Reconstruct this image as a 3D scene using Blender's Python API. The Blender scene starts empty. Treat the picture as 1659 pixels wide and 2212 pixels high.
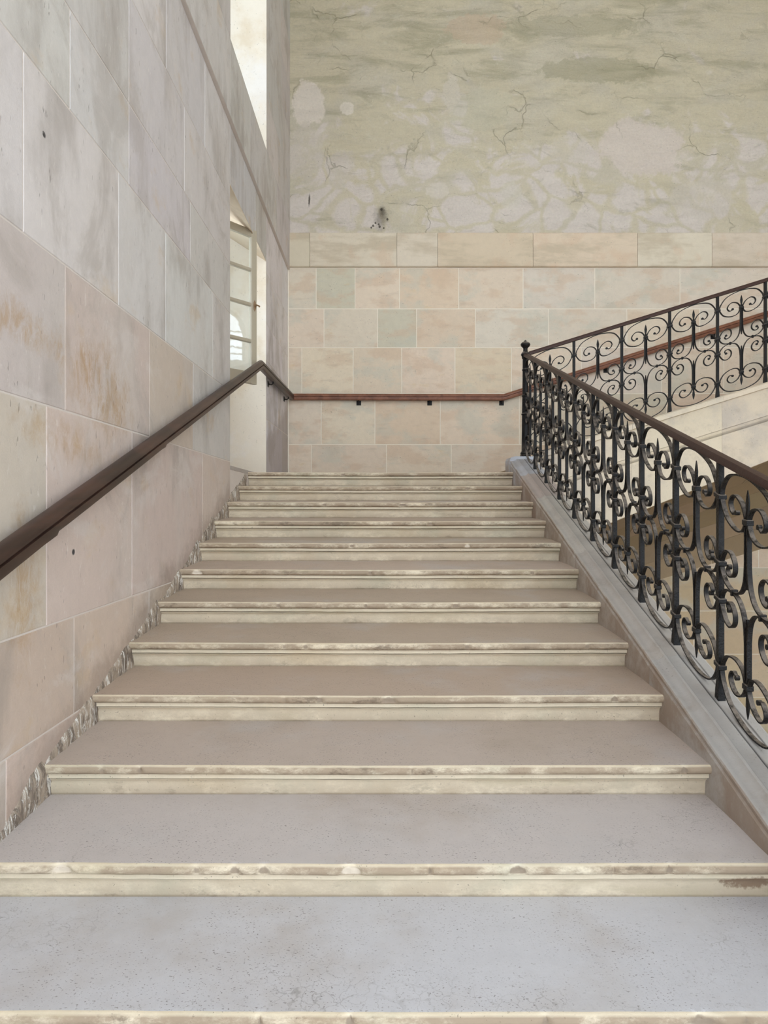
import bpy, math, random
from mathutils import Vector, noise as mnoise

# ------------------------------------------------------------------ camera, sky, exposure
S = bpy.context.scene
COL = S.collection
E = 1.40                      # eye height above the tread z = 0 (all photo heights are measured from the eye)
cam_d = bpy.data.cameras.new('camera')
cam = bpy.data.objects.new('camera', cam_d)
COL.objects.link(cam)
cam_d.sensor_fit = 'VERTICAL'
cam_d.sensor_height = 24.0
cam_d.lens = 1600.0 / 2212.0 * 24.0
cam_d.shift_x = 3.5 / 2212.0
cam_d.shift_y = -8.0 / 2212.0
cam_d.clip_start = 0.05
cam.location = (0, 0, E)
cam.rotation_euler = (math.pi / 2, 0, 0)
S.camera = cam

w = bpy.data.worlds.new('overcast_sky')
S.world = w
w.use_nodes = True
bg = w.node_tree.nodes['Background']
bg.inputs['Color'].default_value = (0.80, 0.89, 1.0, 1)
bg.inputs['Strength'].default_value = 1.0
S.view_settings.view_transform = 'Standard'
S.view_settings.look = 'None'
S.view_settings.exposure = 1.92
S.view_settings.gamma = 1.0
S.view_settings.use_curve_mapping = False
S.cycles.max_bounces = 10
S.cycles.diffuse_bounces = 6
S.cycles.transparent_max_bounces = 12

# ------------------------------------------------------------------ helpers
R = random.Random(7)


def lin(r, g, b):
    def f(c):
        c /= 255.0
        return c / 12.92 if c <= 0.04045 else ((c + 0.055) / 1.055) ** 2.4
    return (f(r), f(g), f(b), 1.0)


def mesh(name, verts, faces, mat=None, smooth=None):
    m = bpy.data.meshes.new(name)
    m.from_pydata([tuple(v) for v in verts], [], faces)
    if mat is not None:
        for x in (mat if isinstance(mat, (list, tuple)) else [mat]):
            m.materials.append(x)
    if smooth is not None:
        m.polygons.foreach_set('use_smooth', [True] * len(m.polygons))
        m.set_sharp_from_angle(angle=math.radians(smooth))
    m.update()
    return m


def ob(name, data, parent=None, loc=(0, 0, 0), rz=0.0, color=None):
    o = bpy.data.objects.new(name, data)
    COL.objects.link(o)
    o.location = loc
    o.rotation_euler = (0, 0, rz)
    if parent is not None:
        o.parent = parent
    if color is not None:
        o.color = color
    return o


def thing(name, label, cat, loc=(0, 0, 0), rz=0.0, group=None):
    o = ob(name, None, None, loc, rz)
    o['label'] = label
    o['category'] = cat
    if group:
        o['group'] = group
    return o


def structure(name, data, label=None, cat=None, **k):
    o = ob(name, data, **k)
    o['kind'] = 'structure'
    if label:
        o['label'] = label
        o['category'] = cat
    return o


class MB:
    """collects simple shapes into one mesh"""
    def __init__(s):
        s.v, s.f = [], []

    def add(s, vs, fs):
        n = len(s.v)
        s.v += [tuple(v) for v in vs]
        s.f += [tuple(i + n for i in f) for f in fs]

    def box(s, x0, x1, y0, y1, z0, z1):
        s.add([(x0, y0, z0), (x1, y0, z0), (x1, y1, z0), (x0, y1, z0), (x0, y0, z1), (x1, y0, z1), (x1, y1, z1), (x0, y1, z1)],
              [(0, 3, 2, 1), (4, 5, 6, 7), (0, 1, 5, 4), (1, 2, 6, 5), (2, 3, 7, 6), (3, 0, 4, 7)])

    def hull8(s, p):
        s.add(p, [(0, 3, 2, 1), (4, 5, 6, 7), (0, 1, 5, 4), (1, 2, 6, 5), (2, 3, 7, 6), (3, 0, 4, 7)])

    def tube(s, path, r, n=8):
        rings = []
        for i, p in enumerate(path):
            p = Vector(p)
            a = Vector(path[max(0, i - 1)])
            b = Vector(path[min(len(path) - 1, i + 1)])
            t = (b - a).normalized()
            u = t.cross(Vector((0, 0, 1)))
            if u.length < 1e-3:
                u = Vector((1, 0, 0))
            u.normalize()
            v = t.cross(u)
            rr = r[i] if isinstance(r, (list, tuple)) else r
            rings.append([p + (u * math.cos(2 * math.pi * k / n) + v * math.sin(2 * math.pi * k / n)) * rr for k in range(n)])
        s.loft(rings)

    def loft(s, rings, caps=True):
        n = len(rings[0])
        vs = [q for r_ in rings for q in r_]
        fs = []
        for i in range(len(rings) - 1):
            for k in range(n):
                a, b = i * n + k, i * n + (k + 1) % n
                fs.append((a, b, b + n, a + n))
        if caps:
            fs.append(tuple(range(n))[::-1])
            m = (len(rings) - 1) * n
            fs.append(tuple(range(m, m + n)))
        s.add(vs, fs)

    def lathe(s, prof, n=20, c=(0, 0, 0)):
        s.loft([[(c[0] + r * math.cos(2 * math.pi * k / n), c[1] + r * math.sin(2 * math.pi * k / n), c[2] + z) for k in range(n)] for r, z in prof])

    def build(s, name, mat, smooth=None):
        return mesh(name, s.v, s.f, mat, smooth)


# ------------------------------------------------------------------ main measures
RISE, RUN = 0.145, 0.4684
SL = RISE / RUN
D12 = 6.985
Dk = lambda k: D12 + (k - 12) * RUN
Zk = lambda k: E + 0.341 + (k - 12) * RISE
XL, XR = -1.27, 1.235            # stair between the left wall and the parapet
YB = 9.95                        # back wall
ZLAND = E + 0.345
FLOOR = -2.05
CEIL = E + 8.0
XRW = 7.2                        # right wall, outside the frame
Y0 = -3.0


# ------------------------------------------------------------------ materials
class NT:
    def __init__(s, name):
        s.m = bpy.data.materials.new(name)
        s.m.use_nodes = True
        s.t = s.m.node_tree
        s.b = s.t.nodes['Principled BSDF']
        geo = s.t.nodes.new('ShaderNodeNewGeometry')
        s.pos = geo.outputs['Position']
        s.nrm = geo.outputs['Normal']
        s.co = s.pos

    def n(s, typ, **k):
        nd = s.t.nodes.new(typ)
        for a, v in k.items():
            setattr(nd, a, v)
        return nd

    def set(s, sock, v):
        if isinstance(v, bpy.types.NodeSocket):
            s.t.links.new(v, sock)
        elif sock.type == 'VECTOR' and hasattr(v, '__len__'):
            sock.default_value = tuple(v)[:3]
        else:
            sock.default_value = v

    def math(s, op, a, b=0.0, c=None, clamp=False):
        nd = s.n('ShaderNodeMath', operation=op, use_clamp=clamp)
        s.set(nd.inputs[0], a)
        s.set(nd.inputs[1], b)
        if c is not None:
            s.set(nd.inputs[2], c)
        return nd.outputs[0]

    def vmul(s, vec, xyz):
        nd = s.n('ShaderNodeVectorMath', operation='MULTIPLY')
        s.set(nd.inputs[0], vec)
        nd.inputs[1].default_value = xyz
        return nd.outputs[0]

    def vadd(s, a, b):
        nd = s.n('ShaderNodeVectorMath', operation='ADD')
        s.set(nd.inputs[0], a)
        s.set(nd.inputs[1], b)
        return nd.outputs[0]

    def noise(s, scale, detail=4, rough=0.55, stretch=None, dist=0.0, co=None):
        co = co or s.co
        if stretch:
            co = s.vmul(co, stretch)
        nd = s.n('ShaderNodeTexNoise')
        s.set(nd.inputs['Vector'], co)
        nd.inputs['Scale'].default_value = scale
        nd.inputs['Detail'].default_value = detail
        nd.inputs['Roughness'].default_value = rough
        nd.inputs['Distortion'].default_value = dist
        return nd.outputs['Fac']

    def voronoi(s, scale, feature='F1', stretch=None, co=None, rnd=1.0):
        co = co or s.co
        if stretch:
            co = s.vmul(co, stretch)
        nd = s.n('ShaderNodeTexVoronoi', feature=feature)
        s.set(nd.inputs['Vector'], co)
        nd.inputs['Scale'].default_value = scale
        nd.inputs['Randomness'].default_value = rnd
        return nd.outputs['Distance']

    def ramp(s, x, lo, hi, a=0.0, b=1.0):
        nd = s.n('ShaderNodeMapRange', interpolation_type='SMOOTHSTEP')
        s.set(nd.inputs['Value'], x)
        nd.inputs['From Min'].default_value = lo
        nd.inputs['From Max'].default_value = hi
        nd.inputs['To Min'].default_value = a
        nd.inputs['To Max'].default_value = b
        return nd.outputs[0]

    def mix(s, f, a, b, mode='MIX'):
        nd = s.n('ShaderNodeMix', data_type='RGBA', blend_type=mode)
        s.set(nd.inputs['Factor'], f)
        s.set(nd.inputs['A'], a)
        s.set(nd.inputs['B'], b)
        return nd.outputs['Result']

    def bump(s, h, strength, dist):
        nd = s.n('ShaderNodeBump')
        s.set(nd.inputs['Height'], h)
        nd.inputs['Strength'].default_value = strength
        nd.inputs['Distance'].default_value = dist
        s.t.links.new(nd.outputs[0], s.b.inputs['Normal'])

    def random_offset(s):
        oi = s.n('ShaderNodeObjectInfo')
        k = s.math('MULTIPLY', oi.outputs['Random'], 57.0)
        cb = s.n('ShaderNodeCombineXYZ')
        for i in range(3):
            s.set(cb.inputs[i], k)
        s.co = s.vadd(s.pos, cb.outputs[0])
        return oi.outputs['Color']

    def attr(s, name):
        nd = s.n('ShaderNodeAttribute', attribute_name=name)
        return nd.outputs['Fac']

    def blob(s, cx, cz, rx, rz, axis=0, wob=0.5, edge=0.25, tilt=0.0):
        """soft-edged irregular patch at a place on a wall (axis 0: wall in x-z, axis 1: wall in y-z)"""
        sp = s.n('ShaderNodeSeparateXYZ')
        s.set(sp.inputs[0], s.pos)
        u = s.math('SUBTRACT', sp.outputs[axis], cx)
        v = s.math('SUBTRACT', sp.outputs[2], cz + 0.0)
        if tilt:
            v = s.math('SUBTRACT', v, s.math('MULTIPLY', u, tilt))
        u = s.math('DIVIDE', u, rx)
        v = s.math('DIVIDE', v, rz)
        d = s.math('SQRT', s.math('ADD', s.math('MULTIPLY', u, u), s.math('MULTIPLY', v, v)))
        nz = s.noise(1.3 / min(rx, rz), 6, 0.68, co=s.pos)
        d = s.math('ADD', d, s.math('MULTIPLY', s.math('SUBTRACT', nz, 0.5), wob * 2))
        return s.ramp(d, 1 - edge, 1 + edge, 1.0, 0.0)


def stone_material(name, base=None, tints=(), pits=0.6, pit_scale=45, grain=0.12, rough=0.85, bump=0.5, streak=None, extra=None, spec=0.3):
    t = NT(name)
    oc = t.random_offset()
    col = oc if base is None else base
    rgb = col
    for (c, scale, lo, hi, amt, stretch) in tints:
        f = t.math('MULTIPLY', t.ramp(t.noise(scale, 5, 0.6, stretch), lo, hi), amt)
        rgb = t.mix(f, rgb, c)
    g1 = t.noise(14, 6, 0.7)
    g2 = t.noise(130, 3, 0.6)
    gm = t.math('ADD', t.math('MULTIPLY', g1, grain * 2), t.math('MULTIPLY', g2, grain))
    gm = t.math('ADD', gm, 1.0 - grain * 1.5)
    mul = t.n('ShaderNodeVectorMath', operation='SCALE')
    t.set(mul.inputs[0], rgb)
    t.set(mul.inputs['Scale'], gm)
    rgb = mul.outputs[0]
    pv = t.noise(pit_scale * 1.6, 2, 0.6, streak)
    gate = t.ramp(t.noise(4.0, 3, 0.6), 0.40, 0.62)
    pm = t.math('MULTIPLY', t.ramp(pv, 0.665, 0.715), gate)
    rgb = t.mix(t.math('MULTIPLY', pm, pits), rgb, lin(95, 86, 78))
    if extra:
        rgb = extra(t, rgb)
    t.set(t.b.inputs['Base Color'], rgb)
    t.b.inputs['Roughness'].default_value = rough
    t.b.inputs['Specular IOR Level'].default_value = spec
    h = t.math('ADD', t.math('MULTIPLY', g1, 0.6), t.math('MULTIPLY', g2, 0.25))
    h = t.math('SUBTRACT', h, t.math('MULTIPLY', pm, 0.5))
    t.bump(h, bump, 0.006)
    return t.m


OCHRE = lin(196, 160, 108)
GREYB = lin(176, 176, 172)
PINK = lin(212, 184, 166)
CREAM = lin(226, 214, 192)


def left_extra(t, rgb):
    # ochre stains and the two dark shot marks that the wall carries at fixed places
    for (py, pz, ry, rz, a) in ((3.35, E + 0.55, 0.34, 0.17, 0.62), (2.62, E - 0.28, 0.10, 0.22, 0.55), (2.45, E + 0.66, 0.45, 0.06, 0.5), (3.0, E + 0.27, 0.35, 0.07, 0.4)):
        st = t.ramp(t.noise(13, 7, 0.75, (1, 1, 0.5), 0.8), 0.36, 0.62)
        rgb = t.mix(t.math('MULTIPLY', t.math('MULTIPLY', t.blob(py, pz, ry, rz, 1, 1.3, 0.6, -0.1), st), a * 1.1), rgb, lin(172, 136, 88))
    for (py, pz, r_) in ((2.78, E + 1.403, 0.011), (3.045, E - 0.18, 0.012)):
        rgb = t.mix(t.blob(py, pz, r_ * 1.2, r_, 1, 0.2, 0.3), rgb, lin(70, 66, 64))
    # long scratches running down the stone
    sc = t.noise(60, 3, 0.6, (1.0, 1.0, 0.28), 0.6)
    gt = t.ramp(t.noise(3.3, 4, 0.65), 0.42, 0.62)
    rgb = t.mix(t.math('MULTIPLY', t.math('MULTIPLY', t.ramp(sc, 0.62, 0.70), gt), 0.5), rgb, lin(232, 226, 218))
    # cloudy grey and brown patches left by cleaning, crossing the joints
    t_pos = t.co
    t.co = t.pos
    rgb = t.mix(t.math('MULTIPLY', t.ramp(t.noise(1.9, 7, 0.68, (1, 1, 0.7), 0.8), 0.50, 0.66), 0.45), rgb, lin(166, 156, 146))
    rgb = t.mix(t.math('MULTIPLY', t.ramp(t.noise(2.7, 6, 0.66, (1, 0.8, 1.3), 0.6), 0.54, 0.68), 0.40), rgb, lin(214, 206, 200))
    # kick dirt along the foot of the wall
    sp = t.n('ShaderNodeSeparateXYZ')
    t.set(sp.inputs[0], t.pos)
    line = t.math('MULTIPLY_ADD', sp.outputs[1], SL, E + 0.341 - D12 * SL)
    d = t.math('ADD', t.math('SUBTRACT', sp.outputs[2], line), t.math('MULTIPLY', t.math('SUBTRACT', t.noise(4.5, 6, 0.7), 0.5), 0.45))
    rgb = t.mix(t.math('MULTIPLY', t.ramp(d, 0.0, 0.16, 1.0, 0.0), 0.4), rgb, lin(128, 108, 92))
    t.co = t_pos
    return rgb


M_left = stone_material('left_wall_stone', None, [(lin(200, 192, 184), 1.6, 0.45, 0.7, 0.5, (1, 1, 0.5)), (lin(150, 140, 130), 2.2, 0.50, 0.72, 0.55, (1, 1, 0.45)), (lin(198, 170, 130), 2.6, 0.58, 0.72, 0.35, (1, 1, 1.5))],
                        pits=0.45, pit_scale=30, grain=0.10, bump=0.55, streak=(1, 1, 0.35), extra=left_extra, spec=0.4)
M_back = stone_material('back_wall_stone', None, [(lin(208, 180, 152), 2.4, 0.48, 0.62, 0.45, (1, 1, 2.0)), (lin(200, 198, 182), 2.0, 0.50, 0.64, 0.5, (1, 1, 1.4)), (lin(214, 188, 136), 2.8, 0.62, 0.72, 0.3, (1, 1, 3)), (lin(176, 160, 140), 10, 0.55, 0.75, 0.28, (0.35, 1, 1.6))],
                        pits=0.5, pit_scale=55, grain=0.10, bump=0.5, streak=(0.45, 1, 1))
M_band = stone_material('band_stone', None, [(lin(190, 174, 148), 1.8, 0.45, 0.62, 0.65, (0.7, 1, 2.5)), (lin(212, 184, 156), 2.6, 0.52, 0.66, 0.5, None)], pits=0.5, grain=0.08, bump=0.4)
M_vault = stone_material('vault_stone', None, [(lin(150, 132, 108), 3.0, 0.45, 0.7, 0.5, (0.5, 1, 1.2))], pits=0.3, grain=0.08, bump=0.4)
M_mortar = stone_material('mortar', lin(240, 230, 212), [], pits=0.2, grain=0.08, bump=0.3)
M_mortar_left = stone_material('mortar_left', lin(214, 204, 195), [], pits=0.2, grain=0.08, bump=0.3)
M_white = stone_material('white_plaster', lin(224, 213, 196), [(lin(206, 186, 156), 2.5, 0.48, 0.68, 0.55, None), (lin(226, 222, 218), 1.6, 0.5, 0.65, 0.6, None)], pits=0.4, pit_scale=30, grain=0.05, bump=0.4)
M_soffit = stone_material('soffit_stone', lin(206, 188, 162), [(lin(180, 160, 136), 3, 0.5, 0.7, 0.5, None)], pits=0.3, grain=0.06, bump=0.4)
M_plain = stone_material('ceiling_plaster', lin(222, 214, 198), [], pits=0.0, grain=0.04, bump=0.2)


def tread_extra(t, rgb):
    d = t.noise(200, 2, 0.55, (0.65, 1.0, 1.0))
    gate = t.ramp(t.noise(3.0, 4, 0.6), 0.30, 0.60)
    rgb = t.mix(t.math('MULTIPLY', t.math('MULTIPLY', t.ramp(d, 0.625, 0.69), gate), 0.75), rgb, lin(104, 96, 92))
    d2 = t.noise(95, 3, 0.6, (0.6, 1.0, 1.0))
    rgb = t.mix(t.math('MULTIPLY', t.ramp(d2, 0.68, 0.74), 0.6), rgb, lin(112, 104, 100))
    wn = t.n('ShaderNodeTexNoise')
    t.set(wn.inputs['Vector'], t.co)
    wn.inputs['Scale'].default_value = 22
    wn.inputs['Detail'].default_value = 4
    cr = t.voronoi(24, 'DISTANCE_TO_EDGE', None, t.vadd(t.co, t.vmul(wn.outputs['Color'], (0.07, 0.07, 0.0))))
    g2 = t.ramp(t.noise(2.3, 4, 0.65), 0.55, 0.70)
    rgb = t.mix(t.math('MULTIPLY', t.math('MULTIPLY', t.ramp(cr, 0.0, 0.05, 1, 0), g2), 0.40), rgb, lin(110, 104, 98))
    ch = t.attr('chip')
    return t.mix(t.math('MULTIPLY', t.ramp(ch, 0.35, 0.7), 0.5), rgb, lin(176, 162, 146))


def riser_extra(t, rgb):
    dirt = t.attr('dirt')
    nz = t.noise(16, 8, 0.78, (0.5, 1, 1))
    nz2 = t.noise(2.2, 3, 0.6, (1, 0.2, 0.2))
    f = t.math('MULTIPLY', dirt, t.ramp(t.math('ADD', t.math('MULTIPLY', nz, 0.6), t.math('MULTIPLY', nz2, 0.4)), 0.36, 0.54))
    rgb = t.mix(t.math('MULTIPLY', f, 0.85), rgb, lin(130, 106, 84))
    f2 = t.math('MULTIPLY', dirt, t.ramp(t.noise(7, 7, 0.75, (0.5, 1, 1)), 0.56, 0.64))
    rgb = t.mix(t.math('MULTIPLY', f2, 0.6), rgb, lin(92, 78, 64))
    cr = t.attr('groove')
    rgb = t.mix(t.math('MULTIPLY', cr, 0.85), rgb, lin(98, 86, 66))
    rgb = t.mix(t.math('MULTIPLY', t.blob(1.17, E - 1.185, 0.085, 0.024, 0, 1.0, 0.3), 0.75), rgb, lin(124, 94, 70))
    hz = t.noise(6, 6, 0.7, (0.35, 1, 2.0))
    rgb = t.mix(t.math('MULTIPLY', t.ramp(hz, 0.52, 0.68), 0.35), rgb, lin(188, 176, 144))
    ch = t.attr('chip')
    rgb = t.mix(t.math('MULTIPLY', t.ramp(ch, 0.30, 0.50), 0.85), rgb, t.mix(t.attr('tone'), lin(150, 134, 116), lin(218, 204, 184)))
    return rgb


M_tread = stone_material('tread_stone', None, [(lin(166, 150, 132), 1.4, 0.45, 0.7, 0.5, None), (lin(190, 186, 184), 2.2, 0.5, 0.7, 0.4, None)],
                         pits=0.35, pit_scale=70, grain=0.08, rough=0.62, bump=0.3, extra=tread_extra, spec=0.45)
M_riser = stone_material('riser_stone', lin(226, 212, 186), [(lin(206, 186, 152), 3.0, 0.48, 0.72, 0.5, (0.6, 1, 1)), (lin(200, 196, 172), 2.4, 0.5, 0.7, 0.5, None)],
                         pits=0.5, pit_scale=60, grain=0.09, rough=0.8, bump=0.45, extra=riser_extra)


def curb_extra(t, rgb):
    nz = t.noise(7, 6, 0.7)
    g = t.attr('groove')
    rgb = t.mix(t.math('MULTIPLY', t.ramp(nz, 0.5, 0.72), 0.35), rgb, lin(138, 122, 106))
    sp = t.n('ShaderNodeSeparateXYZ')
    t.set(sp.inputs[0], t.pos)
    side = t.ramp(sp.outputs[0], 1.238, 1.242, 1.0, 0.0)      # the cheek beside the treads is scuffed brown by feet
    rgb = t.mix(t.math('MULTIPLY', side, t.math('MULTIPLY', t.ramp(t.noise(4.5, 6, 0.7), 0.36, 0.62), 0.65)), rgb, lin(146, 122, 100))
    return t.mix(t.math('MULTIPLY', g, 0.8), rgb, lin(60, 58, 58))


M_curb = stone_material('curb_stone', None, [(lin(168, 160, 152), 3.0, 0.45, 0.7, 0.5, None)], pits=0.5, pit_scale=60, grain=0.10, rough=0.6, bump=0.5, extra=curb_extra, spec=0.5)


def crumble_extra(t, rgb):
    nz = t.noise(16, 7, 0.75, (1, 1, 0.45), 0.6)
    rgb = t.mix(t.ramp(nz, 0.40, 0.56), lin(120, 108, 97), rgb)
    n2 = t.noise(30, 6, 0.8, (1, 1, 0.3), 1.0)
    return t.mix(t.math('MULTIPLY', t.ramp(n2, 0.52, 0.60), 0.9), rgb, lin(232, 229, 222))


M_crumble = stone_material('crumbling_mortar', lin(172, 157, 140), [], pits=0.5, grain=0.14, bump=1.0, extra=crumble_extra)


def plaster_material():
    t = NT('old_rough_plaster')
    base = lin(212, 201, 174)
    low = t.noise(1.1, 6, 0.62, (1, 1, 1.3), 0.4)
    sp = t.n('ShaderNodeSeparateXYZ')
    t.set(sp.inputs[0], t.pos)
    z = sp.outputs[2]
    rgb = t.mix(t.math('MULTIPLY', t.ramp(low, 0.46, 0.62), 0.55), base, lin(206, 198, 180))
    # pale pinkish skim coat, more of it low down
    hgt = t.ramp(z, E + 3.7, E + 6.3, 0.19, -0.05)
    pk = t.ramp(t.math('ADD', t.noise(1.5, 6, 0.6, (1, 1, 1.1), 0.8), hgt), 0.56, 0.66)
    wr = t.n('ShaderNodeTexNoise')
    wr.inputs['Scale'].default_value = 1.8
    wr.inputs['Detail'].default_value = 5
    t.set(wr.inputs['Vector'], t.pos)
    cells = t.voronoi(2.1, 'DISTANCE_TO_EDGE', (1, 0.0, 1.25), t.vadd(t.pos, t.vmul(wr.outputs['Color'], (0.55, 0.0, 0.45))))
    gaps = t.ramp(cells, 0.02, 0.11)
    pk = t.math('MULTIPLY', pk, t.math('MULTIPLY_ADD', gaps, 0.85, 0.15))
    rgb = t.mix(t.math('MULTIPLY', pk, 0.9), rgb, lin(224, 213, 203))
    # olive-grey damp streaks, more of them higher up
    st = t.noise(1.7, 7, 0.66, (0.6, 1, 2.6), 0.5)
    up = t.ramp(z, E + 4.2, E + 6.0, -0.06, 0.06)
    rgb = t.mix(t.math('MULTIPLY', t.ramp(t.math('ADD', st, up), 0.52, 0.72), 0.55), rgb, lin(160, 154, 126))
    # trowel marks and dark scuffs
    sc = t.noise(3.6, 8, 0.72, (0.8, 1, 1.9), 1.2)
    rgb = t.mix(t.math('MULTIPLY', t.ramp(sc, 0.54, 0.70), 0.36), rgb, lin(156, 149, 124))
    s2 = t.noise(5.0, 8, 0.75, (0.8, 1, 1.6), 1.5)
    rgb = t.mix(t.math('MULTIPLY', t.ramp(s2, 0.54, 0.68), 0.40), rgb, lin(222, 215, 194))
    X = lambda px: (px - 826) * 9.93 / 1600
    Z = lambda py: E + (1098 - py) * 9.93 / 1600
    for (px, py, rx, ry, c, a) in ((1390, 320, 92, 60, (224, 211, 198), 0.9), (668, 225, 36, 48, (230, 219, 204), 0.95), (750, 234, 15, 14, (232, 222, 206), 0.9),
                                   (1032, 62, 66, 33, (208, 184, 158), 0.55), (735, 365, 30, 42, (214, 204, 190), 0.6), (660, 330, 40, 60, (212, 202, 186), 0.6),
                                   (1230, 325, 40, 35, (216, 206, 190), 0.5), (1520, 430, 70, 45, (216, 206, 192), 0.6), (945, 410, 26, 18, (222, 212, 196), 0.7), (1105, 420, 22, 30, (220, 212, 196), 0.6),
                                   (1040, 235, 66, 44, (206, 200, 176), 0.5), (975, 200, 18, 40, (222, 212, 196), 0.6), (1290, 150, 120, 28, (164, 158, 130), 0.5), (1240, 55, 150, 22, (168, 162, 136), 0.45)):
        rgb = t.mix(t.math('MULTIPLY', t.blob(X(px), Z(py), rx * 9.93 / 1600, ry * 9.93 / 1600, 0, 0.75, 0.10), a), rgb, lin(*c))
    # soot mark with a few drips
    rgb = t.mix(t.math('MULTIPLY', t.blob(X(824), Z(470), 0.085, 0.13, 0, 1.0, 0.7), 0.6), rgb, lin(112, 102, 90))
    rgb = t.mix(t.math('MULTIPLY', t.blob(X(826), Z(456), 0.035, 0.06, 0, 1.0, 0.8), 0.7), rgb, lin(84, 76, 66))
    for px, py, r_ in ((806, 487, .014), (811, 481, .012), (818, 484, .013), (820, 489, .015), (837, 473, .014), (802, 491, .012), (824, 452, .016), (829, 492, .010)):
        rgb = t.mix(t.math('MULTIPLY', t.blob(X(px), Z(py), r_, r_ * 1.2, 0, 0.3, 0.3), 0.85), rgb, lin(62, 56, 50))
    rgb = t.mix(t.math('MULTIPLY', t.blob(X(668), Z(432), 0.012, 0.07, 0, 0.6, 0.5, 2.0), 0.9), rgb, lin(78, 72, 62))
    # hairline cracks that follow the buried stones
    warp = t.n('ShaderNodeTexNoise')
    warp.inputs['Scale'].default_value = 2.5
    warp.inputs['Detail'].default_value = 5
    t.set(warp.inputs['Vector'], t.pos)
    wc = t.vadd(t.vmul(t.pos, (1, 1, 1.5)), t.vmul(warp.outputs['Color'], (0.7, 0.0, 0.7)))
    ck = t.voronoi(1.15, 'DISTANCE_TO_EDGE', None, wc)
    gate = t.ramp(t.noise(1.3, 4, 0.6), 0.50, 0.62)
    ckm = t.math('MULTIPLY', t.ramp(ck, 0.0, 0.016, 1, 0), gate)
    rgb = t.mix(t.math('MULTIPLY', ckm, 0.45), rgb, lin(140, 132, 108))
    g = t.noise(40, 6, 0.7)
    rgb = t.mix(t.ramp(g, 0.35, 0.65, 0.10, 0.0), rgb, lin(120, 112, 92))
    pits = t.ramp(t.voronoi(16, 'F1'), 0.05, 0.09, 1, 0)
    rgb = t.mix(t.math('MULTIPLY', pits, 0.5), rgb, lin(120, 110, 96))
    t.set(t.b.inputs['Base Color'], rgb)
    t.b.inputs['Roughness'].default_value = 0.9
    t.b.inputs['Specular IOR Level'].default_value = 0.2
    h = t.math('ADD', t.math('MULTIPLY', st, 1.0), t.math('MULTIPLY', t.noise(9, 7, 0.7), 0.5))
    h = t.math('SUBTRACT', h, t.math('MULTIPLY', ckm, 0.25))
    t.bump(t.math('ADD', h, t.math('MULTIPLY', sc, 0.8)), 0.9, 0.035)
    return t.m


M_plaster = plaster_material()


def iron_material(name, c, rough, bmp, scale=90, dust=0.25, spec=0.5, dust_sheen=0.0):
    t = NT(name)
    nz = t.noise(scale, 4, 0.6)
    rgb = t.mix(t.math('MULTIPLY', t.ramp(t.noise(18, 5, 0.7), 0.5, 0.7), dust), c, lin(112, 98, 84))
    if dust_sheen:      # reflection from above painted with dust as a paler tone on upward faces
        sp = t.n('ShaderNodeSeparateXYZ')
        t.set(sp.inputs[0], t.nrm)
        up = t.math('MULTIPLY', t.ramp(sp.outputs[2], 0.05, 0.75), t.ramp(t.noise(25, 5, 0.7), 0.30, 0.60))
        rgb = t.mix(t.math('MULTIPLY', up, dust_sheen), rgb, lin(150, 138, 126))
    t.set(t.b.inputs['Base Color'], rgb)
    t.b.inputs['Roughness'].default_value = rough
    t.b.inputs['Specular IOR Level'].default_value = spec
    t.bump(nz, bmp, 0.004)
    return t.m


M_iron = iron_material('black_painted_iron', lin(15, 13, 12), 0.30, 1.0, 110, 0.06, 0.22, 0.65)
M_rail = iron_material('brown_painted_rail', lin(62, 40, 32), 0.45, 0.25, 60, 0.06, 0.25)


def wood_material(name, c1, c2):
    t = NT(name)
    oc = t.random_offset()
    g = t.noise(9, 5, 0.6, (1, 0.12, 1), 0.5)
    rgb = t.mix(t.ramp(g, 0.35, 0.65), c1, c2)
    wear = t.noise(5, 6, 0.7, (0.6, 0.6, 1))
    rgb = t.mix(t.math('MULTIPLY', t.ramp(wear, 0.6, 0.72), 0.4), rgb, lin(28, 20, 17))
    t.set(t.b.inputs['Base Color'], rgb)
    t.b.inputs['Roughness'].default_value = 0.40
    t.b.inputs['Specular IOR Level'].default_value = 0.35
    t.bump(g, 0.2, 0.003)
    return t.m


M_wood = wood_material('dark_oiled_wood', lin(74, 51, 42), lin(50, 35, 29))
M_wood2 = wood_material('red_brown_wood', lin(138, 90, 66), lin(112, 70, 50))
M_paint = stone_material('putty_paint', lin(178, 167, 146), [(lin(156, 144, 122), 4, 0.5, 0.7, 0.4, None)], pits=0.0, grain=0.04, rough=0.45, bump=0.15, spec=0.5)
M_brass = iron_material('old_brass', lin(140, 112, 80), 0.35, 0.2)


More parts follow.
